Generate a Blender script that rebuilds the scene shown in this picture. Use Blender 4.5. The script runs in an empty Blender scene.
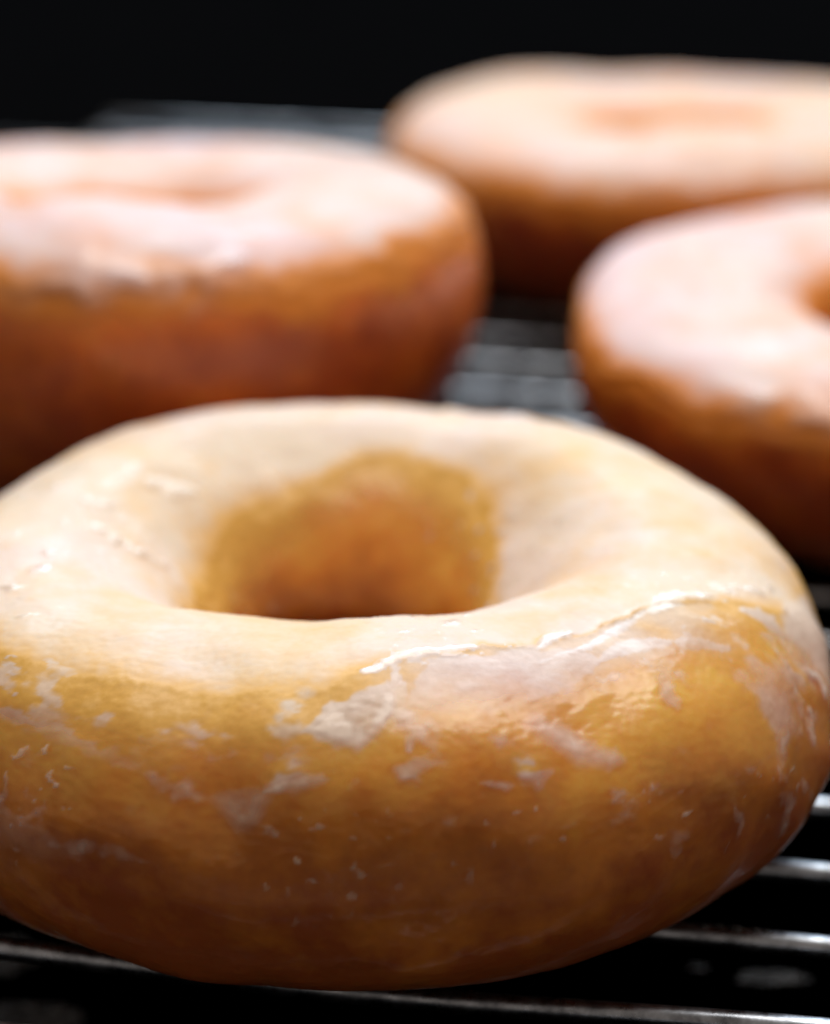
import bpy, math
import numpy as np
from mathutils import Vector

S = bpy.context.scene
COL = S.collection
CM = 0.01                                   # everything below is laid out in centimetres


# ------------------------------------------------------------------ noise
_rs = np.random.RandomState(7)
_perm = _rs.permutation(256)
_perm = np.concatenate([_perm, _perm, _perm])
_g = _rs.normal(size=(256, 3))
_g /= np.linalg.norm(_g, axis=1)[:, None]


def perlin(P):
    P = np.asarray(P, dtype=np.float64)
    I = np.floor(P).astype(np.int64)
    F = P - I
    I &= 255
    U = F * F * F * (F * (F * 6 - 15) + 10)
    out = 0
    for dx in (0, 1):
        wx = U[:, 0] if dx else 1 - U[:, 0]
        for dy in (0, 1):
            wy = U[:, 1] if dy else 1 - U[:, 1]
            for dz in (0, 1):
                wz = U[:, 2] if dz else 1 - U[:, 2]
                h = _perm[_perm[_perm[(I[:, 0] + dx) & 255] + ((I[:, 1] + dy) & 255)] + ((I[:, 2] + dz) & 255)]
                d = F - np.array([dx, dy, dz])
                out = out + wx * wy * wz * (_g[h] * d).sum(1)
    return out * 1.5


def fbm(P, scale, seed=0.0, octv=3, gain=0.5):
    Q = np.asarray(P) / scale + np.array([seed * 3.17 + 11.3, seed * 1.71 + 5.1, seed * 2.31 + 7.7])
    a, s, r = 1.0, 0.0, 0.0
    for _ in range(octv):
        r = r + a * perlin(Q)
        s += a
        Q = Q * 2.03 + 3.1
        a *= gain
    return r / s


def sm(a, b, x):
    t = np.clip((x - a) / (b - a), 0, 1)
    return t * t * (3 - 2 * t)


# ------------------------------------------------------------------ mesh helpers
def make_mesh(name, V, F, mat, parent=None, attrs=None, loc=None):
    """V in centimetres (n,3), F list of quads (m,4)."""
    me = bpy.data.meshes.new(name)
    V = np.asarray(V, dtype=np.float32) * CM
    F = np.asarray(F, dtype=np.int32)
    me.vertices.add(len(V))
    me.vertices.foreach_set('co', V.ravel())
    n = F.shape[1]
    me.loops.add(F.size)
    me.loops.foreach_set('vertex_index', F.ravel())
    me.polygons.add(len(F))
    me.polygons.foreach_set('loop_start', np.arange(0, F.size, n, dtype=np.int32))
    me.polygons.foreach_set('loop_total', np.full(len(F), n, dtype=np.int32))
    me.polygons.foreach_set('use_smooth', np.ones(len(F), dtype=bool))
    me.update(calc_edges=True)
    me.validate()
    for k, a in (attrs or {}).items():
        at = me.attributes.new(k, 'FLOAT', 'POINT')
        at.data.foreach_set('value', np.asarray(a, dtype=np.float32))
    o = bpy.data.objects.new(name, me)
    COL.objects.link(o)
    me.materials.append(mat)
    if parent:
        o.parent = parent
    if loc is not None:
        o.location = Vector(loc) * CM
    return o


def empty(name, loc, rz=0):
    o = bpy.data.objects.new(name, None)
    o.empty_display_size = 0.02
    COL.objects.link(o)
    o.location = Vector(loc) * CM
    o.rotation_euler = (0, 0, rz)
    return o


def tag(o, label=None, cat=None, group=None, kind=None):
    for k, v in (('label', label), ('category', cat), ('group', group), ('kind', kind)):
        if v:
            o[k] = v
    return o


def tube_geo(pts, rad, seg=14, cap=True):
    """one swept round bar through pts; returns V, F (quads, caps collapse to the axis)."""
    pts = np.asarray(pts, float)
    n = len(pts)
    rad = np.full(n, rad) if np.isscalar(rad) else np.asarray(rad)
    T = np.gradient(pts, axis=0)
    T /= np.linalg.norm(T, axis=1)[:, None]
    up = np.array([0, 0, 1.0]) if abs(T[0][2]) < 0.9 else np.array([1.0, 0, 0])
    A = np.cross(T, up)
    A /= np.linalg.norm(A, axis=1)[:, None]
    B = np.cross(T, A)
    ang = np.linspace(0, 2 * np.pi, seg, endpoint=False)
    V = pts[:, None] + rad[:, None, None] * (np.cos(ang)[None, :, None] * A[:, None] + np.sin(ang)[None, :, None] * B[:, None])
    V = V.reshape(-1, 3)
    F = []
    for i in range(n - 1):
        for j in range(seg):
            k = (j + 1) % seg
            F.append((i * seg + j, (i + 1) * seg + j, (i + 1) * seg + k, i * seg + k))
    if cap:
        for i in (0, n - 1):
            c = len(V)
            # a shallow rounded end: shrunken ring, then quads closing it
            ring = pts[i] + (V[i * seg:(i + 1) * seg] - pts[i]) * 0.55 + T[i] * rad[i] * (0.35 if i else -0.35)
            V = np.vstack([V, ring])
            for j in range(seg):
                k = (j + 1) % seg
                q = (i * seg + j, i * seg + k, c + k, c + j)
                F.append(q if i == 0 else q[::-1])
            for j in range(1, seg // 2):
                q = (c + j - 1, c + j, c + seg - 1 - j, c + (seg - j) % seg)
                F.append(q)
    return V, np.array(F)


# ------------------------------------------------------------------ materials
def new_mat(name):
    m = bpy.data.materials.new(name)
    m.use_nodes = True
    nt = m.node_tree
    for n in list(nt.nodes):
        nt.nodes.remove(n)
    return m, nt


class NB:
    def __init__(self, nt):
        self.nt = nt

    def n(self, t, **kw):
        nd = self.nt.nodes.new(t)
        for k, v in kw.items():
            if k.startswith('_'):
                setattr(nd, k[1:], v)
            else:
                i = nd.inputs[k.replace('__', ' ')]
                if isinstance(v, bpy.types.NodeSocket):
                    self.nt.links.new(v, i)
                else:
                    i.default_value = v
        return nd

    def link(self, a, b):
        self.nt.links.new(a, b)

    def noise(self, scale, detail=3, rough=0.5, vec=None):
        nd = self.n('ShaderNodeTexNoise', Scale=scale, Detail=detail, Roughness=rough)
        if vec is not None:
            self.link(vec, nd.inputs['Vector'])
        return nd.outputs['Fac']

    def ramp(self, fac, stops, col=True):
        nd = self.n('ShaderNodeValToRGB')
        self.link(fac, nd.inputs[0])
        el = nd.color_ramp.elements
        while len(el) < len(stops):
            el.new(0.5)
        for e, (p, c) in zip(el, stops):
            e.position = p
            e.color = (c + (1,)) if isinstance(c, tuple) else (c, c, c, 1)
        return nd.outputs['Color']

    def mix(self, f, a, b):
        nd = self.n('ShaderNodeMix', _data_type='RGBA')
        for s, v in ((nd.inputs[0], f), (nd.inputs[6], a), (nd.inputs[7], b)):
            if isinstance(v, bpy.types.NodeSocket):
                self.link(v, s)
            else:
                s.default_value = v + (1,) if isinstance(v, tuple) else v
        return nd.outputs[2]

    def math(self, op, a, b=0.0, clamp=False):
        nd = self.n('ShaderNodeMath', _operation=op, _use_clamp=clamp)
        for s, v in ((nd.inputs[0], a), (nd.inputs[1], b)):
            if isinstance(v, bpy.types.NodeSocket):
                self.link(v, s)
            else:
                s.default_value = v
        return nd.outputs[0]

    def attr(self, name):
        return self.n('ShaderNodeAttribute', _attribute_name=name).outputs['Fac']


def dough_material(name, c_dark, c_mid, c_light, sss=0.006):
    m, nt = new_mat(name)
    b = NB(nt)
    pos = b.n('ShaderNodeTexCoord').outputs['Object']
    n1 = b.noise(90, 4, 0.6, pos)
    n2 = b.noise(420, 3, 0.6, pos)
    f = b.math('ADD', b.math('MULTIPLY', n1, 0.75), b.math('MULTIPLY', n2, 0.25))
    f = b.math('ADD', f, b.math('MULTIPLY', b.attr('bake_shade'), -0.38))
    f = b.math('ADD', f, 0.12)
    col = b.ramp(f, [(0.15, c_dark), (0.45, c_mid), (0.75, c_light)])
    h = b.math('ADD', b.noise(900, 3, 0.6, pos), b.math('MULTIPLY', b.noise(260, 2, 0.5, pos), 1.5))
    bump = b.n('ShaderNodeBump', Strength=0.16, Distance=0.0002, Height=h)
    p = b.n('ShaderNodeBsdfPrincipled', Roughness=0.42)
    b.link(col, p.inputs['Base Color'])
    b.link(bump.outputs[0], p.inputs['Normal'])
    p.inputs['Subsurface Weight'].default_value = 0.75
    p.inputs['Subsurface Radius'].default_value = (1.0, 0.38, 0.12)
    p.inputs['Subsurface Scale'].default_value = sss
    p.inputs['Specular IOR Level'].default_value = 0.4
    b.link(b.ramp(n1, [(0.35, 0.15), (0.65, 0.6)]), p.inputs['Coat Weight'])
    p.inputs['Coat Roughness'].default_value = 0.16
    o = b.n('ShaderNodeOutputMaterial')
    b.link(p.outputs[0], o.inputs[0])
    return m


def glaze_material(name, c_thin, c_thick, mott=0.5):
    m, nt = new_mat(name)
    b = NB(nt)
    pos = b.n('ShaderNodeTexCoord').outputs['Object']
    op = b.attr('opacity')
    gl_at = b.attr('gloss')
    wh = b.attr('white')
    n1 = b.noise(160, 4, 0.65, pos)
    n2 = b.noise(420, 2, 0.5, pos)
    c_thick = b.mix(b.ramp(b.noise(38, 2, 0.5, pos), [(0.38, 0.0), (0.62, 1.0)]), c_thick, (c_thick[0], c_thick[1] * 0.97, c_thick[2] * 1.10))
    # mottled sugar: noise breaks up how white the coat dried; the thinnest coat is clear syrup
    sp = b.noise(1500, 2, 0.6, pos)
    mo = b.math('ADD', b.math('MULTIPLY', b.math('SUBTRACT', n1, 0.5), mott), b.math('MULTIPLY', b.math('SUBTRACT', n2, 0.5), mott * 0.6))
    mo = b.math('ADD', mo, b.math('MULTIPLY', b.math('SUBTRACT', sp, 0.5), mott * 0.3))
    a = b.math('ADD', op, b.math('MULTIPLY', mo, b.ramp(op, [(0.15, 0.15), (0.6, 1.0)])), clamp=True)
    cf = b.math('MAXIMUM', b.ramp(a, [(0.40, 0.0), (0.68, 0.5), (0.95, 1.0)]), wh)
    col = b.mix(cf, c_thin, c_thick)
    a = b.math('MULTIPLY', b.ramp(a, [(0.03, 0.0), (0.48, 1.0)]), b.ramp(op, [(0.0, 0.0), (0.06, 1.0)]))
    h = b.math('ADD', b.math('MULTIPLY', n1, 1.0), b.math('MULTIPLY', n2, 0.35))
    h = b.math('ADD', h, b.math('MULTIPLY', sp, 0.45))
    bump = b.n('ShaderNodeBump', Strength=0.08, Distance=0.0003, Height=h)
    rough = b.ramp(b.noise(120, 3, 0.6, pos), [(0.35, 0.42), (0.7, 0.62)])
    p = b.n('ShaderNodeBsdfPrincipled')
    b.link(col, p.inputs['Base Color'])
    b.link(b.mix(gl_at, rough, (0.18, 0.18, 0.18)), p.inputs['Roughness'])
    b.link(bump.outputs[0], p.inputs['Normal'])
    b.link(b.ramp(op, [(0.5, 0.0), (1.0, 0.3)]), p.inputs['Subsurface Weight'])
    p.inputs['Subsurface Radius'].default_value = (1.0, 0.7, 0.4)
    p.inputs['Subsurface Scale'].default_value = 0.0008
    p.inputs['Specular IOR Level'].default_value = 0.3
    b.link(b.math('ADD', b.ramp(b.noise(70, 4, 0.6, pos), [(0.52, 0.0), (0.68, 0.35)]), gl_at, clamp=True), p.inputs['Coat Weight'])
    p.inputs['Coat Roughness'].default_value = 0.15
    tr = b.n('ShaderNodeBsdfTransparent')
    gl = b.n('ShaderNodeBsdfGlossy', Roughness=0.26)
    b.link(bump.outputs[0], gl.inputs['Normal'])
    lw = b.n('ShaderNodeLayerWeight', Blend=0.5)
    b.link(bump.outputs[0], lw.inputs['Normal'])
    fres = b.math('ADD', b.math('MULTIPLY', b.math('POWER', lw.outputs['Facing'], 4.0), 0.55), 0.03)
    clear = b.n('ShaderNodeMixShader')          # clear sugar syrup: gloss over transparency
    b.link(b.math('MULTIPLY', fres, b.ramp(op, [(0.0, 0.0), (0.06, 1.0)])), clear.inputs[0])
    b.link(tr.outputs[0], clear.inputs[1])
    b.link(gl.outputs[0], clear.inputs[2])
    mx = b.n('ShaderNodeMixShader')
    b.link(a, mx.inputs[0])
    b.link(clear.outputs[0], mx.inputs[1])
    b.link(p.outputs[0], mx.inputs[2])
    o = b.n('ShaderNodeOutputMaterial')
    b.link(mx.outputs[0], o.inputs[0])
    return m


def metal_material(name):
    m, nt = new_mat(name)
    b = NB(nt)
    pos = b.n('ShaderNodeTexCoord').outputs['Object']
    n = b.noise(300, 4, 0.7, pos)
    col = b.ramp(n, [(0.3, (0.10, 0.105, 0.12)), (0.64, (0.52, 0.56, 0.62))])
    p = b.n('ShaderNodeBsdfPrincipled', Metallic=1.0)
    b.link(col, p.inputs['Base Color'])
    b.link(b.ramp(b.noise(500, 3, 0.6, pos), [(0.3, 0.22), (0.7, 0.42)]), p.inputs['Roughness'])
    bump = b.n('ShaderNodeBump', Strength=0.15, Distance=0.0003, Height=n)
    b.link(bump.outputs[0], p.inputs['Normal'])
    o = b.n('ShaderNodeOutputMaterial')
    b.link(p.outputs[0], o.inputs[0])
    return m


def black_material(name, base, r0, r1, bump=0.1, spec=0.5):
    m, nt = new_mat(name)
    b = NB(nt)
    pos = b.n('ShaderNodeTexCoord').outputs['Object']
    n = b.noise(60, 5, 0.65, pos)
    col = b.mix(n, tuple(c * 0.7 for c in base), tuple(c * 1.3 for c in base))
    p = b.n('ShaderNodeBsdfPrincipled')
    b.link(col, p.inputs['Base Color'])
    b.link(b.ramp(n, [(0.3, r0), (0.7, r1)]), p.inputs['Roughness'])
    p.inputs['Specular IOR Level'].default_value = spec
    bm_ = b.n('ShaderNodeBump', Strength=bump, Distance=0.0006, Height=b.noise(500, 3, 0.6, pos))
    b.link(bm_.outputs[0], p.inputs['Normal'])
    o = b.n('ShaderNodeOutputMaterial')
    b.link(p.outputs[0], o.inputs[0])
    return m


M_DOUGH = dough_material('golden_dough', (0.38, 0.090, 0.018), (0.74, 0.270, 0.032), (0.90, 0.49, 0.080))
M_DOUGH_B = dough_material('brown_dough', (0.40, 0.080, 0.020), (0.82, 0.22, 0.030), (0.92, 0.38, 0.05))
M_GLAZE = glaze_material('cream_glaze', (0.90, 0.50, 0.105), (0.895, 0.72, 0.555))
M_GLAZE_P = glaze_material('pinkish_glaze', (0.90, 0.32, 0.050), (0.84, 0.64, 0.57), 0.35)
M_GLAZE_T = glaze_material('tan_glaze', (0.90, 0.33, 0.05), (0.81, 0.57, 0.42), 0.35)
M_WIRE = metal_material('steel_wire')
M_TRAY = black_material('black_enamel', (0.004, 0.004, 0.0045), 0.18, 0.36, 0.25, 0.12)
M_TOP = black_material('black_worktop', (0.002, 0.002, 0.0022), 0.7, 0.9, 0.2, 0.0)


# ------------------------------------------------------------------ doughnuts
def ring_field(p, nt, nph):
    """surface of a doughnut as a (nt x nph) grid: theta around, phi round the tube (0 outer, 90 top, 180 inner)."""
    th = np.linspace(0, 2 * np.pi, nt, endpoint=False)
    ph = np.linspace(0, 2 * np.pi, nph, endpoint=False)
    TH, PH = np.meshgrid(th, ph, indexing='ij')
    t, f = TH.ravel(), PH.ravel()
    rs = np.random.RandomState(p['seed'])
    R = p['R'] * np.ones_like(t)
    hole = p['hole'] * np.ones_like(t)
    h = p['h'] * np.ones_like(t)
    for k in range(2, 6):
        R += p['R'] * p.get('wob', 0.012) / (k * 0.5) * rs.normal() * np.cos(k * t + rs.uniform(0, 6.28))
        hole += p['hole'] * 0.05 / (k * 0.5) * rs.normal() * np.cos(k * t + rs.uniform(0, 6.28))
        h += p['h'] * 0.02 / (k * 0.5) * rs.normal() * np.cos(k * t + rs.uniform(0, 6.28))
    for (t0, w, dR, dh) in p.get('bulge', []):
        d = (np.degrees(t) - t0 + 180) % 360 - 180
        g = np.exp(-(d / w) ** 2)
        R += dR * g
        h += dh * g
    hole = hole + p.get('hole_dx', 0) * np.cos(t)
    a = (R - hole) / 2
    Rc = (R + hole) / 2
    c, s = np.cos(f), np.sin(f)
    kt, kb = p.get('kt', 0.85), p.get('kb', 0.85)
    kk = np.where(s >= 0, np.where(c > 0, kt, p['ki'][0] + (p['ki'][1] - p['ki'][0]) * sm(0.1, 0.95, -np.sin(t)) if 'ki' in p else 0.9), kb)
    cc = np.sign(c) * np.abs(c) ** kk
    ss = np.sign(s) * np.abs(s) ** kk
    zeq = p['zeq'] * h
    r = Rc + a * cc
    # the skirt draws in underneath
    dn = np.clip(-ss, 0, 1)
    r = np.where(c > 0, r - p.get('taper', 0.3) * dn ** 1.2 * a, r + 0.15 * dn * a)
    z = np.where(s >= 0, zeq + (h - zeq) * ss, zeq + zeq * ss)
    # rim slightly higher outside than at the hole
    z = z - p.get('dip', 0.06) * sm(0.0, 1.0, (Rc + 0.2 - r) / a) * np.clip(ss, 0, 1)
    P = np.stack([r * np.cos(t), r * np.sin(t), z], 1)
    N = grid_normals(P, nt, nph)
    P0 = P.copy()
    sd = p['seed']
    amp = p.get('amp', 1.0)
    disp = amp * (0.13 * fbm(P0, 2.3, sd, 2) + 0.045 * fbm(P0, 0.8, sd + 1, 2) + 0.006 * fbm(P0, 0.25, sd + 2, 3))
    if p.get('fine'):
        disp = disp + 0.006 * fbm(P0, 0.07, sd + 4, 2)
    disp = disp * (0.35 + 0.65 * sm(-0.02, 0.5, P0[:, 2]))
    P = P + N * disp[:, None]
    return t, f, P, P0


def grid_normals(P, nt, nph):
    G = P.reshape(nt, nph, 3)
    dt = np.roll(G, -1, 0) - np.roll(G, 1, 0)
    dp = np.roll(G, -1, 1) - np.roll(G, 1, 1)
    N = np.cross(dt, dp).reshape(-1, 3)
    N /= np.linalg.norm(N, axis=1)[:, None] + 1e-12
    return N


def grid_faces(nt, nph):
    i = np.arange(nt)[:, None]
    j = np.arange(nph)[None, :]
    i2, j2 = (i + 1) % nt, (j + 1) % nph
    return np.stack([(i * nph + j), (i2 * nph + j), (i2 * nph + j2), (i * nph + j2)], -1).reshape(-1, 4)


def glaze_shell(name, P, N, thick, opac, gloss, white, F, mat, parent):
    """closed thin coat: outer face at +thick, inner face sunk below the dough, cut where thick is well below zero."""
    keep = (thick[F] > -0.012).any(1)
    Fk = F[keep]
    used = np.unique(Fk)
    mp = -np.ones(len(P), dtype=np.int64)
    mp[used] = np.arange(len(used))
    Fo = mp[Fk]
    n = len(used)
    outer = P[used] + N[used] * np.maximum(thick[used], -0.02)[:, None]
    inner = P[used] - N[used] * 0.045
    E = np.concatenate([Fo[:, [0, 1]], Fo[:, [1, 2]], Fo[:, [2, 3]], Fo[:, [3, 0]]])
    key = {}
    code = np.sort(E, 1)
    code = code[:, 0] * n + code[:, 1]
    u, idx, cnt = np.unique(code, return_index=True, return_counts=True)
    B = E[idx[cnt == 1]]
    side = np.stack([B[:, 1], B[:, 0], B[:, 0] + n, B[:, 1] + n], 1)
    Fa = np.concatenate([Fo, Fo[:, ::-1] + n, side])
    return make_mesh(name, np.vstack([outer, inner]), Fa, mat, parent,
                     {'opacity': np.concatenate([opac[used], opac[used]]),
                      'gloss': np.concatenate([gloss[used], gloss[used]]),
                      'white': np.concatenate([white[used], white[used]])})


def seg_dist(P, poly):
    """distance (cm) of every point to a polyline, and position 0..1 along it."""
    best = np.full(len(P), 1e9)
    best_t = np.zeros(len(P))
    L = len(poly) - 1
    for k in range(L):
        a, b = poly[k], poly[k + 1]
        ab = b - a
        u = np.clip(((P - a) @ ab) / (ab @ ab + 1e-9), 0, 1)
        d = np.linalg.norm(P - (a + u[:, None] * ab), axis=1)
        m = d < best
        best[m] = d[m]
        best_t[m] = ((k + u) / L)[m]
    return best, best_t


def make_doughnut(p, loc, rz, label, dough, glaze, nt, nph, hero=False, tilt=None):
    root = empty('doughnut', loc, rz)
    if tilt:
        root.rotation_euler = (tilt[0], tilt[1], rz)
    tag(root, label, 'doughnut', 'glazed doughnuts cooling on the rack')
    t, f, P, P0 = ring_field(p, nt, nph)
    P[:, 2] -= P[:, 2].min() + 0.03
    F = grid_faces(nt, nph)
    sd = p['seed']
    deg = np.degrees(f)
    deg = np.where(deg > 270, deg - 360, deg)              # -90..270
    tdeg = np.degrees(t)
    N = grid_normals(P, nt, nph)
    if hero:
        for (u0, ph0, w_, d_) in LOBES:
            c = lookup([(u0, ph0)], P)[0]
            P = P + N * (d_ * np.exp(-(np.linalg.norm(P - c, axis=1) / w_) ** 2))[:, None]
        for (pts, w_, d_) in GRAIN:
            g, _ = seg_dist(P, lookup(pts, P))
            P = P + N * (d_ * np.exp(-(g / w_) ** 2) * fbm(P0, 0.06, 50, 2))[:, None]
        N = grid_normals(P, nt, nph)
    bake_shade = sm(60, -30, deg) * 1.35 + 0.4 * fbm(P0, 1.2, sd + 9, 3) + sm(125, 185, deg) * 0.85  # fried browning, plus shade painted into the lower flank and hole wall
    # ---- glaze thickness (cm) and how opaque the sugar dried
    e = p.get('edge', 38.0)
    edge = e + 14 * fbm(P0, 1.0, sd + 20, 3) + 9 * fbm(P0, 0.45, sd + 21, 2)
    m_out = (deg - edge) * 0.028                            # about centimetres of arc
    m_in = (p.get('edge_in', 150) + 16 * fbm(P0, 1.0, sd + 22, 3) - deg) * 0.022
    m = np.minimum(m_out, m_in)
    bead = np.exp(-((m - 0.10) / 0.08) ** 2)
    T = 0.035 + 0.02 * fbm(P0, 0.7, sd + 23, 3)
    if not hero:
        thick = T * np.sqrt(np.clip(m / 0.1, 0, 1)) + 0.03 * bead * sm(-0.2, 0.5, fbm(P0, 0.6, sd + 24, 2)) + np.minimum(m, 0) * 0.3
        opac = np.clip(sm(-0.12, 0.70, m) * (0.88 + 0.35 * fbm(P0, 0.9, sd + 25, 3)) + 0.12 * bead, 0, 1)
        # thin syrup and runs of sugar below the edge
        syr = 0.40 * np.maximum(sm(-0.6, -0.05, m_out) * sm(-0.2, 0.1, m_in), sm(-0.6, -0.05, m_in) * sm(-0.2, 0.1, m_out))
        thick = np.maximum(thick, 0.014 * sm(0.02, 0.1, syr) - 0.008)
        opac = np.maximum(opac, syr)
        runs = sm(0.15, 0.6, fbm(P0 * np.array([1, 1, 0.35]), 0.55, sd + 26, 3)) * sm(-75, 20, deg) * sm(190, 120, deg)
        thick = np.maximum(thick, 0.018 * runs - 0.008)
        opac = np.maximum(opac, 0.30 * runs)
        gloss = np.clip(bead * 0.5, 0, 1)
        white = 0 * opac
        uw = (tdeg + math.degrees(rz) - 270 + 180) % 360 - 180
        for (u0, ph0, wu, wp) in p.get('wet_glint', []):          # thick glossy runs on the shoulder, their highlights painted white
            g = np.exp(-((uw - u0) / wu) ** 2 - ((deg - ph0 - 14 * fbm(P0, 0.5, sd + 40, 2)) / wp) ** 2)
            g = g * sm(-0.4, 0.3, fbm(P0, 0.45, sd + 41, 2))
            opac = np.maximum(opac, g)
            thick = thick + 0.05 * g
            gloss = np.maximum(gloss, g)
            white = np.maximum(white, g)
    else:
        thick, opac, gloss, white = hero_glaze(p, tdeg, deg, P, P0, sd)
    dd = make_mesh('dough', P, F, dough, root, {'bake_shade': bake_shade})
    glaze_shell('glaze', P, N, thick, opac, gloss, white, F, glaze, root)
    return root


# dried sugar marks and painted-in bright highlights on the near doughnut, in degrees: u round the ring from the side
# nearest the photographer (+ to the right), phi up the flank (0 outer waist, 90 crest, 180 hole)
LINES = [   # points, half width cm, extra thickness cm, opacity, gloss
    ([(-94.4, 102), (-94.8, 109), (-95, 116), (-95.6, 128), (-98, 134)], 0.050, 0.12, 2.4, 1.0),
    ([(53, 82), (46, 82), (37, 80), (28, 77.5)], 0.030, 0.022, 0.75, 0.7),
    ([(36, 73), (42, 74), (48, 72), (53, 62), (55.6, 57)], 0.055, 0.022, 0.80, 0.5),
    ([(6, 87), (6, 73), (6.2, 61), (7.2, 53), (6.8, 47)], 0.050, 0.022, 0.70, 0.3),
    ([(6.5, 60), (8.5, 54), (9.5, 47)], 0.060, 0.020, 0.60, 0.2),
    ([(14.5, 35), (17, 34), (20.8, 34), (23, 37)], 0.040, 0.020, 0.55, 0.6),
    ([(-9.6, 33), (-7.6, 35.5), (-4, 37.6), (-2.5, 37.5)], 0.045, 0.025, 0.75, 0.8),
    ([(-46, 13), (-39, 13), (-32.4, 8), (-26.8, 9), (-22, 8)], 0.060, 0.022, 0.45, 0.4),
    ([(-37, 12), (-35, 18), (-34.4, 22)], 0.030, 0.020, 0.55, 0.5),
    ([(-41, 13), (-39.5, 19), (-40.5, 24)], 0.035, 0.018, 0.45, 0.4),
    ([(-23.6, 35.5), (-20, 32), (-17.2, 29)], 0.075, 0.022, 0.45, 0.3),
    ([(-49, 44), (-38, 43.5), (-27.6, 37.6), (-16.8, 30), (-12, 22)], 0.050, 0.014, 0.30, 0.2),
    ([(51.2, 16), (52.8, 4), (52, -3)], 0.060, 0.035, 0.60, 0.8),
    ([(56.5, 27), (53.2, 21), (51.6, 15)], 0.050, 0.030, 0.55, 1.0),
    ([(64, 52), (61, 39), (60.4, 27), (60, 14)], 0.100, 0.040, 0.55, 0.5),
    ([(67, 62), (68.5, 52), (66, 45)], 0.080, 0.030, 0.75, 0.4),
    ([(56, 7), (57.5, 0), (55, -6)], 0.060, 0.030, 0.40, 0.9),
    ([(35, 14), (36, 8), (35.5, 2)], 0.080, 0.024, 0.35, 0.5),
    ([(44, 10), (45, 5), (44.5, 1)], 0.035, 0.024, 0.35, 0.9),
    ([(2, 77), (6, 81), (12, 85.5), (20, 87.5)], 0.060, 0.05, 2.0, 1.0),  # this and the short strokes below: bright highlights painted white
    ([(54, 81.5), (58, 81), (62, 78), (65, 73)], 0.080, 0.06, 2.0, 1.0),
    ([(-105, 92), (-104, 99), (-106, 106)], 0.05, 0.10, 1.8, 0.8),
    ([(-122, 108), (-126, 116), (-131, 121)], 0.09, 0.10, 1.8, 0.6),
    ([(-70, 88), (-72, 93)], 0.05, 0.12, 2.0, 1.0),
    ([(-78, 92), (-80, 96)], 0.05, 0.12, 2.0, 1.0),
    ([(-66, 78), (-64, 84)], 0.05, 0.12, 2.0, 1.0),
    ([(150, 66), (158, 64), (166, 66)], 0.10, 0.25, 2.2, 0.8),
    ([(30, 84), (34, 86), (38, 86.5)], 0.045, 0.10, 1.5, 1.0),
    ([(70, 74), (73, 66), (74, 58)], 0.07, 0.10, 1.4, 0.8),
    ([(66, 34), (68, 26), (67, 20)], 0.06, 0.14, 1.4, 1.0),
    ([(61, 30), (62, 22), (60.5, 15)], 0.05, 0.12, 1.2, 1.0),
]
PATCHES = [
    ([(-6, 53), (-3.2, 62), (2, 68), (6.2, 71), (5.8, 60), (1, 48.5), (-2, 50)], 0.025, 0.024, 1.1, 0.25),
    ([(21.5, 55), (23.5, 58), (27, 52), (29, 42), (31, 40), (30, 35), (26, 38), (23, 48)], 0.04, 0.022, 0.62, 0.3),
    ([(-15.4, 30), (-11.2, 33), (-8.6, 35), (-10.2, 22), (-12.4, 20.5)], 0.035, 0.020, 0.50, 0.2),
    ([(-52, 16), (-44, 17), (-36, 12), (-30, 6), (-36, 2), (-46, 4)], 0.10, 0.014, 0.28, 0.3),
    ([(-113, 96), (-112, 101), (-121, 103), (-126, 101), (-124, 97)], 0.05, 0.030, 1.8, 0.6),
    ([(18.6, 99), (21.6, 99), (21.8, 103), (18.8, 103)], 0.035, 0.15, 1.8, 0.9),
    ([(12, 80), (28, 82), (36, 76), (28, 66), (16, 62), (8, 64)], 0.10, 0.010, 0.62, 0.2),
    ([(29, 39), (31, 40), (31.5, 36), (29.5, 35)], 0.04, 0.024, 0.8, 0.6),
    ([(57, 48), (60, 36), (58, 22), (54, 26), (54.5, 40)], 0.10, 0.020, 0.42, 0.3),
    ([(66, 40), (76, 46), (84, 34), (78, 16), (68, 18)], 0.14, 0.020, 0.55, 0.2),
    ([(17, 50), (18.6, 51), (18.8, 48), (17.3, 47)], 0.03, 0.020, 0.7, 0.5),
    ([(19, 42), (20.4, 42.5), (20.6, 40), (19.2, 39.5)], 0.03, 0.020, 0.6, 0.5),
    ([(-80, 74), (-74, 80), (-66, 78), (-62, 70), (-70, 66)], 0.18, 0.014, 0.9, 0.2),
]
LOBES = [(76, 30, 0.34, 0.09), (69, 17, 0.30, 0.08), (64, 4, 0.32, 0.08), (56, -2, 0.3, 0.06), (52, 10, 0.25, 0.05)]
GRAIN = [([(-80, 140), (-95, 150), (-113, 162), (-128, 170)], 0.12, 0.05)]
#FEAT1


def lookup(pts, P, nt=900, nph=460):
    out = []
    for (u, ph) in pts:
        i = int(round(((u + 270) % 360) / 360 * nt)) % nt
        j = int(round((ph % 360) / 360 * nph)) % nph
        out.append(P[i * nph + j])
    return np.array(out)


def poly_sd(x, y, poly):
    """signed distance to a polygon, negative inside."""
    d = np.full(len(x), 1e9)
    inside = np.zeros(len(x), bool)
    n = len(poly)
    for k in range(n):
        (ax, ay), (bx, by) = poly[k], poly[(k + 1) % n]
        ex, ey = bx - ax, by - ay
        q = np.clip(((x - ax) * ex + (y - ay) * ey) / (ex * ex + ey * ey + 1e-12), 0, 1)
        d = np.minimum(d, np.hypot(x - ax - q * ex, y - ay - q * ey))
        c = ((ay > y) != (by > y)) & (x < (bx - ax) * (y - ay) / (by - ay + 1e-12) + ax)
        inside ^= c
    return np.where(inside, -d, d)


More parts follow.
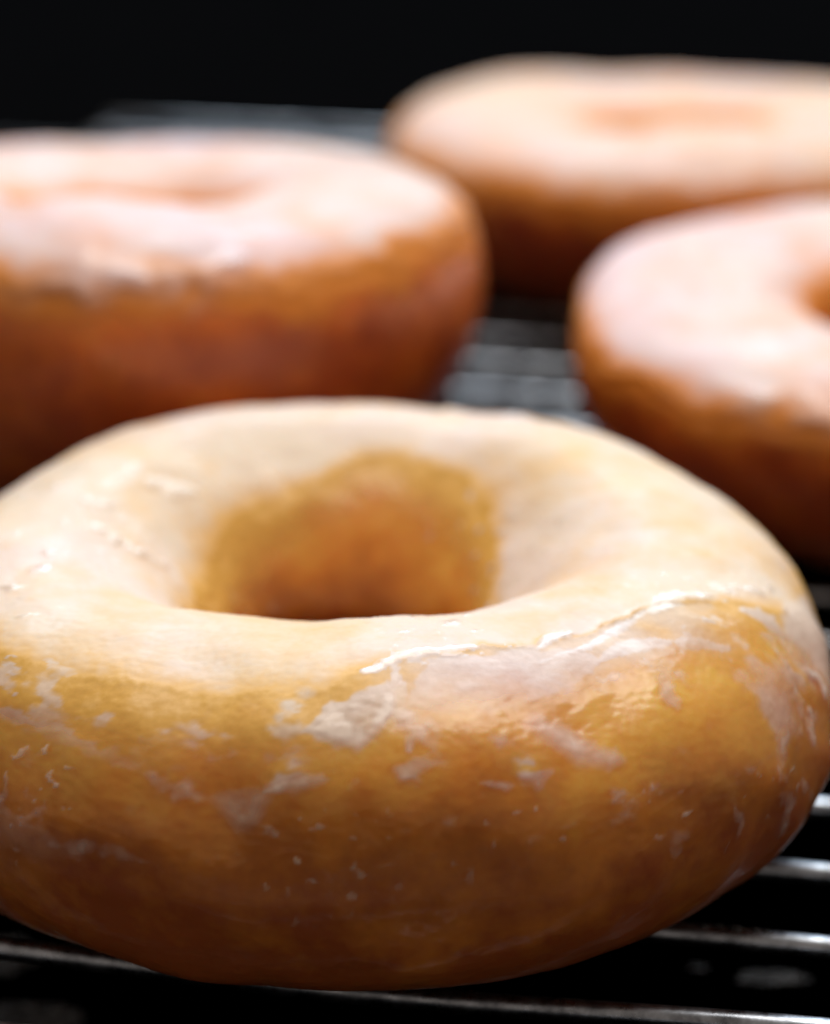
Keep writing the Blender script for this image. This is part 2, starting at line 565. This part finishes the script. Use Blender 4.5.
def interp_u(u, table):
    xs_, ys_ = zip(*table)
    return np.interp(u, xs_, ys_)


def hero_glaze(p, tdeg, deg, P, P0, sd):
    u = (tdeg - 270 + 180) % 360 - 180
    n1, n2, n3 = fbm(P0, 1.3, 31, 3), fbm(P0, 0.4, 32, 3), fbm(P0, 0.13, 33, 2)
    n4 = fbm(P0, 0.7, 35, 3)
    edge0 = interp_u(u, [(-180, 32), (-110, 35), (-75, 52), (-50, 60), (-25, 64), (-4, 66), (6, 82), (20, 86), (33, 86),
                         (45, 84), (54, 81), (61, 77), (67, 66), (71, 50), (80, 34), (110, 30), (180, 32)])
    crisp = sm(-3, 12, u) * sm(74, 62, u)
    edge = edge0 + 5 * n1 * (1 - crisp) + (6 * n2 + 1.2 * n3) * crisp + 4 * n2 * (1 - crisp)
    m = (deg - edge) * 0.028
    w = 0.50 - 0.42 * crisp
    cap = sm(-w * 0.7, w, m)
    m_in = (interp_u(tdeg, [(0, 160), (15, 152), (40, 134), (62, 122), (85, 117), (105, 124), (130, 143), (165, 155), (210, 158), (360, 160)]) + 9 * n1 + 6 * n2 - deg) * 0.022
    sft = interp_u(tdeg, [(0, 0.40), (45, 0.26), (105, 0.26), (150, 0.6), (200, 0.5), (360, 0.40)])
    inn = sm(-0.5, 1.0, m_in / sft)
    opac = cap * inn * (0.88 + 0.30 * n1 + 0.20 * n4)
    brk = sm(-0.35, 0.25, n4) * sm(72, 62, u) * (1 - 0.8 * sm(16, 24, u) * sm(46, 38, u))
    ledge = sm(-0.02, 0.05 + 0.12 * (1 - brk), m) * crisp * (0.25 + 0.75 * brk)
    lip = np.exp(-((m - 0.035) / 0.035) ** 2) * crisp * brk
    thick = 0.012 + 0.014 * cap + 0.013 * ledge + 0.008 * lip + 0.006 * n1 + 0.002 * n2
    thick = thick * (0.3 + 0.7 * inn)
    gloss = 0.85 * lip
    # milky half-dried sugar just under the ledge, then a thin film down the flank
    milky = 0.40 * sm(44, 78, deg) * crisp * sm(-0.45, 0.35, n4 + 0.5 * n2) * inn
    side = 0.36 * sm(28, 66, u) * sm(130, 95, u) * sm(0, 40, deg) * sm(-0.5, 0.3, n4)
    # amber syrup where the coat thins out, then only streaks of it further down
    film = 0.40 * np.maximum(sm(-0.9, -0.1, m) * inn, sm(-0.45, 0.0, m_in) * sm(0.5, 0.0, m_in))
    film = np.maximum(film, 0.42 * sm(0.05, 0.65, n4 + 0.5 * n2) * sm(0, 45, deg) * sm(150, 110, deg))
    opac = np.maximum.reduce([opac, milky, side, film])
    # fine crackle where the coat dried and broke up
    n5 = fbm(P0 * np.array([1.0, 1.0, 1.6]), 0.30, 37, 3)
    n6 = fbm(P0, 0.9, 38, 2)
    zone = sm(4, 26, deg) * sm(84, 70, deg) * sm(-0.30, 0.25, n6 + 0.4 * sm(10, 45, u) * sm(90, 70, u))
    n7 = fbm(P0 * np.array([1.0, 1.0, 1.9]), 0.55, 39, 4, 0.62)
    fleck = sm(0.02, 0.62, n7 + 0.35 * n5) * zone
    crack = sm(0.07, 0.0, np.abs(n5 + 0.3 * n2)) * sm(0.0, 0.45, n7) * zone
    n8 = fbm(P0, 0.075, 43, 2)
    grit = sm(0.18, 0.5, n8) * sm(0.0, 0.5, n7 + 0.3 * n2) * zone
    white = np.maximum.reduce([0.8 * sm(0.0, 0.4, fleck), grit, sm(0, 0.5, crack), 0.7 * sm(0.0, 0.4, milky) * (1 - sm(0.3, 0.8, cap))])
    opac = np.maximum.reduce([opac, 0.10 * crack, 0.34 * fleck, 0.22 * grit])
    gloss = np.maximum(gloss, 0.45 * sm(0.35, 0.8, fleck))
    # crumbs of sugar
    cr = sm(0.30, 0.48, n3) * sm(-0.1, 0.35, n1) * sm(-20, 25, deg)
    opac = np.maximum(opac, 0.34 * cr)
    white = np.maximum(white, sm(0, 0.3, cr))
    thick = thick + 0.010 * cr
    gloss = np.maximum(gloss, 1.0 * cr)
    for (pts, width, dt, dop, gl) in LINES:
        L = lookup(pts, P)
        near = np.abs((u - np.mean([q[0] for q in pts]) + 180) % 360 - 180) < 60
        idx = np.nonzero(near)[0]
        d, s_ = seg_dist(P[idx], L)
        wv = width * 1.15 * (0.25 + 0.75 * np.sin(np.pi * np.clip(s_, 0.02, 0.98)) ** 0.6) * (1 + 1.3 * n2[idx] + 0.9 * n3[idx]).clip(0.25, 3)
        g = np.exp(-(d / wv) ** 2)
        g = g * (0.75 + 0.5 * n3[idx] + 0.6 * n2[idx]).clip(0, 1)
        thick[idx] += 0.2 * dt * g
        opac[idx] = np.maximum(opac[idx], 0.42 * dop * g * (0.8 + 0.8 * n3[idx] + 0.5 * n2[idx]).clip(0.1, 1.3))
        white[idx] = np.maximum(white[idx], sm(0.02, 0.25, g))
        gloss[idx] = np.maximum(gloss[idx], gl * sm(0.2, 0.6, g))
    for (pts, soft, dt, dop, gl) in PATCHES:
        poly = [(q[0] * 0.078, q[1] * 0.028) for q in pts]
        near = np.abs(u - np.mean([q[0] for q in pts])) < 40
        idx = np.nonzero(near)[0]
        d = poly_sd(u[idx] * 0.078, deg[idx] * 0.028, poly) + 0.10 * n2[idx] + 0.07 * n3[idx]
        k = sm(1.8 * soft + 0.03, -1.8 * soft - 0.05, d)
        thick[idx] += 0.12 * dt * k
        opac[idx] = np.maximum(opac[idx], 0.50 * dop * k * (0.85 + 0.6 * n3[idx] + 0.55 * n2[idx]))
        gloss[idx] = np.maximum(gloss[idx], gl * k)
        white[idx] = np.maximum(white[idx], sm(0.0, 0.3, k))
    return np.maximum(thick, 0.006), np.clip(opac, 0, 1), np.clip(gloss, 0, 1), np.clip(white, 0, 1)


HERO = dict(seed=3, R=4.54, hole=1.24, hole_dx=-0.17, ki=(1.32, 0.80), bulge=[(270, 70, 0.0, 0.06), (216, 34, 0.38, 0.0), (320, 24, 0.14, 0.0), (266, 32, -0.23, 0.0)], h=2.9, zeq=0.48, kt=0.85, kb=0.68, taper=0.17, fine=True, edge_in=138, dip=0.03)
doughs = []
doughs.append(make_doughnut(
    HERO, (-0.52, 20.9, 0), 0,
    'large cream glazed doughnut in sharp focus nearest the camera, cracked sugar on its side',
    M_DOUGH, M_GLAZE, 900, 460, hero=True))
doughs.append(make_doughnut(
    dict(seed=11, amp=0.6, R=4.65, hole=0.85, h=4.05, zeq=0.62, kt=0.66, kb=0.82, taper=0.30, edge=34, edge_in=141, wet_glint=[(6, 44, 16, 12), (22, 50, 6, 10)], bulge=[(247, 70, 0.0, 0.20), (67, 75, 0.0, -0.50)]), (-3.75, 30.1, 0), 0.4,
    'tall blurred doughnut with dark brown sides, at the left edge behind the sharp doughnut',
    M_DOUGH_B, M_GLAZE_P, 420, 240))
doughs.append(make_doughnut(
    dict(seed=17, R=4.65, hole=1.2, h=2.8, zeq=0.62, kt=0.66, kb=0.78, taper=0.30, edge=20, edge_in=152, wet_glint=[(-32, 34, 13, 10), (-14, 34, 6, 9)]), (6.65, 29.2, 0), 1.1,
    'blurred pinkish white glazed doughnut with amber sides, cut off by the right edge',
    M_DOUGH_B, M_GLAZE_P, 420, 240))
doughs.append(make_doughnut(
    dict(seed=23, amp=0.6, R=4.85, hole=0.95, h=2.8, zeq=0.60, kt=0.70, kb=0.78, taper=0.30, edge=18, edge_in=143, wet_glint=[(0, 36, 12, 9)], bulge=[(138, 70, 0.0, 0.10), (318, 70, 0.0, -0.32)]), (4.35, 39.3, 0), 2.3,
    'most blurred tan glazed doughnut, farthest back at the top right of the rack',
    M_DOUGH_B, M_GLAZE_T, 420, 240))

# ------------------------------------------------------------------ cooling rack
ALPHA = math.radians(9.7)
rack = empty('cooling_rack', (0, 0, 0), -ALPHA)
tag(rack, 'steel wire cooling rack with parallel rods under the four doughnuts', 'cooling rack')
WR = 0.105
C0, PITCH = 17.32, 1.27
x0, x1 = -14.8, 17.0
xs = np.concatenate([np.linspace(x0, -9, 8, endpoint=False), np.linspace(-9, 9, 60, endpoint=False), np.linspace(9, x1, 8)])
wire0 = None
CR = WR
for k in range(-4, 24):
    c = C0 + PITCH * k
    if wire0 is None:
        V, F = tube_geo(np.stack([xs, 0 * xs, 0 * xs], 1), WR, 16)
        wire0 = make_mesh('rod', V, F, M_WIRE, rack, loc=(0, c, -WR))
    elif k == 0:     # this rod bows a little under the near doughnut
        sag = -0.11 * np.exp(-((xs + 3.2) / 2.6) ** 2)
        V, F = tube_geo(np.stack([xs, 0 * xs, sag], 1), WR, 16)
        make_mesh('rod', V, F, M_WIRE, rack, loc=(0, c, -WR))
    else:
        o = wire0.copy()
        COL.objects.link(o)
        o.parent = rack
        o.location = Vector((0, c, -WR)) * CM
c_lo, c_hi = C0 - 5 * PITCH, 47.9


def rail(name, pts, r):
    V, F = tube_geo(pts, r, 16)
    return make_mesh(name, V, F, M_WIRE, rack)


FR = 0.19
for y in (c_lo, c_hi):
    rail('frame_bar', [(x, y, -WR) for x in np.linspace(x0, x1, 20)], 0.09)
for x in (x0, x1):
    rail('frame_bar', [(x, y, -2 * WR - FR) for y in np.linspace(c_lo - FR, c_hi + FR, 20)], FR)
for x in (-10.5, 9.5):
    rail('cross_bar', [(x, y, -2 * WR - 0.13) for y in np.linspace(c_lo, c_hi, 20)], 0.13)
ZT = -2.2
for x in (x0 + 1, x1 - 1):
    for y in (c_lo + 1.2, c_hi - 1.2):
        rail('foot', [(x, y, -2 * WR), (x, y, -1.0), (x, y, ZT + 0.06)], 0.16)

# ------------------------------------------------------------------ tray and worktop
def rounded_tray(hx, y0, y1, rim, rad, zb, th):
    """a sheet pan: rounded rectangle outline swept up a flared rim with a rolled lip."""
    cx, cy = 0.0, (y0 + y1) / 2
    hy = (y1 - y0) / 2
    prof = [(-2.2, 0.0), (-0.5, 0.0), (-0.15, 0.08), (0.0, 0.25), (0.25, rim * 0.6), (0.35, rim), (0.5, rim + 0.12),
            (0.75, rim + 0.08), (0.8, rim - 0.1), (0.55, rim - 0.05), (0.42, rim * 0.55), (0.16, 0.10), (-0.1, -th), (-2.2, -th)]
    def outline(off):
        pts = []
        for (sx, sy, a0) in ((1, 1, 0), (-1, 1, 90), (-1, -1, 180), (1, -1, 270)):
            for q in range(9):
                a = math.radians(a0 + q * 90 / 8)
                rr = rad + off
                pts.append((cx + sx * (hx - rad) + rr * math.cos(a), cy + sy * (hy - rad) + rr * math.sin(a)))
        return pts
    V, F = [], []
    for off, z in prof:
        for (x, y) in outline(off):
            V.append((x, y, zb + z))
    n = 36
    for i in range(len(prof) - 1):
        for j in range(n):
            k = (j + 1) % n
            F.append((i * n + j, i * n + k, (i + 1) * n + k, (i + 1) * n + j))
    # close the floor (top and underside) with strips across
    for base, flip in ((0, True), ((len(prof) - 1) * n, False)):
        for j in range(17):
            q = (base + j, base + j + 1, base + 34 - j, base + 35 - j)
            F.append(q if flip else q[::-1])
    return np.array(V), np.array(F)


V, F = rounded_tray(23.0, 9.0, 49.2, 1.0, 3.0, ZT, 0.12)
tray = make_mesh('baking_tray', V, F, M_TRAY, loc=(0, 0, 0))
tray.rotation_euler = (0, 0, -ALPHA)
tag(tray, 'shiny black baking tray with a raised rim under the wire rack', 'tray')

gx = np.linspace(-150, 150, 31)
gy = np.linspace(-60, 320, 39)
GX, GY = np.meshgrid(gx, gy, indexing='ij')
V = np.stack([GX.ravel(), GY.ravel(), np.full(GX.size, ZT - 0.14)], 1)
ii, jj = np.meshgrid(np.arange(30), np.arange(38), indexing='ij')
F = np.stack([ii * 39 + jj, (ii + 1) * 39 + jj, (ii + 1) * 39 + jj + 1, ii * 39 + jj + 1], -1).reshape(-1, 4)
top = make_mesh('worktop', V, F, M_TOP)
tag(top, kind='structure')


def drip_material():
    m, nt = new_mat('dried_glaze_drip')
    b = NB(nt)
    pos = b.n('ShaderNodeTexCoord').outputs['Object']
    n = b.noise(700, 4, 0.7, pos)
    p = b.n('ShaderNodeBsdfPrincipled', Roughness=0.18)
    b.link(b.ramp(n, [(0.45, (0.008, 0.008, 0.009)), (0.75, (0.16, 0.16, 0.165))]), p.inputs['Base Color'])  # near-black with strong bumps so that only glints show
    bump = b.n('ShaderNodeBump', Strength=1.0, Distance=0.0012, Height=n)
    b.link(bump.outputs[0], p.inputs['Normal'])
    o = b.n('ShaderNodeOutputMaterial')
    b.link(p.outputs[0], o.inputs[0])
    return m


M_DRIP = drip_material()


def glaze_drip(loc, rx, ry, h, seed, label):
    na, nr = 72, 18
    V, F = [], []
    ang = np.linspace(0, 2 * np.pi, na, endpoint=False)
    for i in range(nr + 1):
        q = 0.03 + 0.97 * i / nr
        wob = 1 + 0.35 * fbm(np.stack([np.cos(ang), np.sin(ang), 0 * ang], 1), 0.7, seed, 2)
        x, y = q * rx * wob * np.cos(ang), q * ry * wob * np.sin(ang)
        z = h * np.sqrt(max(0, 1 - q ** 3)) * (1 + 0.5 * fbm(np.stack([x, y, 0 * x], 1), 0.16, seed + 3, 2))
        V.append(np.stack([x, y, z], 1))
    V = np.vstack(V)
    nv = len(V)
    V = np.vstack([V, V * np.array([1, 1, 0]) + np.array([0, 0, -0.02])])
    for i in range(nr):
        for j in range(na):
            k = (j + 1) % na
            a, b2, c, d = i * na + j, (i + 1) * na + j, (i + 1) * na + k, i * na + k
            F.append((a, b2, c, d))
            F.append((d + nv, c + nv, b2 + nv, a + nv))
    for j in range(na):
        k = (j + 1) % na
        F.append((nr * na + j, nr * na + j + nv, nr * na + k + nv, nr * na + k))
        F.append((j, k, k + nv, j + nv))
    for j in range(1, na // 2):
        F.append((j - 1, j, na - 1 - j, (na - j) % na))
    o = make_mesh('glaze_drip', V, F, M_DRIP, loc=loc)
    return tag(o, label, 'glaze drip', 'glaze drips dried on the black tray')


glaze_drip((-4.4, 21.2, ZT), 0.42, 0.34, 0.07, 61, 'dark glossy lump added for the tray reflection at the left edge')  # this and the next: lumps added to imitate reflections on the tray
glaze_drip((-3.95, 20.05, ZT), 0.62, 0.30, 0.09, 62, 'bumpy glossy lump added for the tray reflection in the bottom left corner')
glaze_drip((3.75, 20.8, ZT), 0.40, 0.12, 0.03, 63, 'wide speckled glaze drip on the tray between the two nearest rods at right')
glaze_drip((3.0, 21.0, ZT), 0.10, 0.05, 0.02, 64, 'smallest glaze drip on the tray, left of the wide speckled drip')

for (x, y, r, sd_) in ((2.66, 18.41, 0.05, 71), (2.80, 18.40, 0.035, 72), (2.95, 18.36, 0.06, 73), (3.12, 18.34, 0.04, 74), (3.22, 18.31, 0.045, 75)):
    o = glaze_drip((x, y, -0.012), r, r * 0.7, 0.035, sd_, 'tiny sugar crumb stuck on the rod under the right side of the near doughnut')
    o.name = 'sugar_crumb'
    o['category'] = 'crumb'
    o['group'] = 'sugar crumbs on the near rod'

# ------------------------------------------------------------------ light
def area(name, loc, target, sx, sy, power, col):
    l = bpy.data.lights.new(name, 'AREA')
    l.shape = 'RECTANGLE'
    l.size, l.size_y = sx, sy
    l.energy = power
    l.color = col
    o = bpy.data.objects.new(name, l)
    COL.objects.link(o)
    o.location = loc
    d = Vector(target) - Vector(loc)
    o.rotation_euler = d.to_track_quat('-Z', 'Y').to_euler()
    return o


area('window_light', (0.10, 1.15, 0.72), (0, 0.25, 0), 0.9, 0.95, 10.5, (0.66, 0.84, 1.0))
area('ceiling_light', (0.12, 0.52, 1.15), (0, 0.25, 0), 0.9, 0.7, 10.8, (1.0, 0.96, 0.90))

w = bpy.data.worlds.new('World')
S.world = w
w.use_nodes = True
bg = w.node_tree.nodes['Background']
bg.inputs[0].default_value = (1.0, 0.83, 0.70, 1)
bg.inputs[1].default_value = 0.24

# ------------------------------------------------------------------ camera
cam = bpy.data.cameras.new('camera')
co = bpy.data.objects.new('camera', cam)
COL.objects.link(co)
cam.sensor_fit = 'VERTICAL'
cam.sensor_height = 36
cam.lens = 82.6
cam.clip_start, cam.clip_end = 0.005, 50
co.location = (0, 0, 0.1195)
co.rotation_euler = (math.radians(90 - 23), 0, 0)
cam.dof.use_dof = True
cam.dof.focus_distance = 0.200
cam.dof.aperture_fstop = 12.2
S.camera = co

S.view_settings.view_transform = 'Standard'
S.view_settings.look = 'None'
S.view_settings.exposure = 0
S.view_settings.gamma = 1
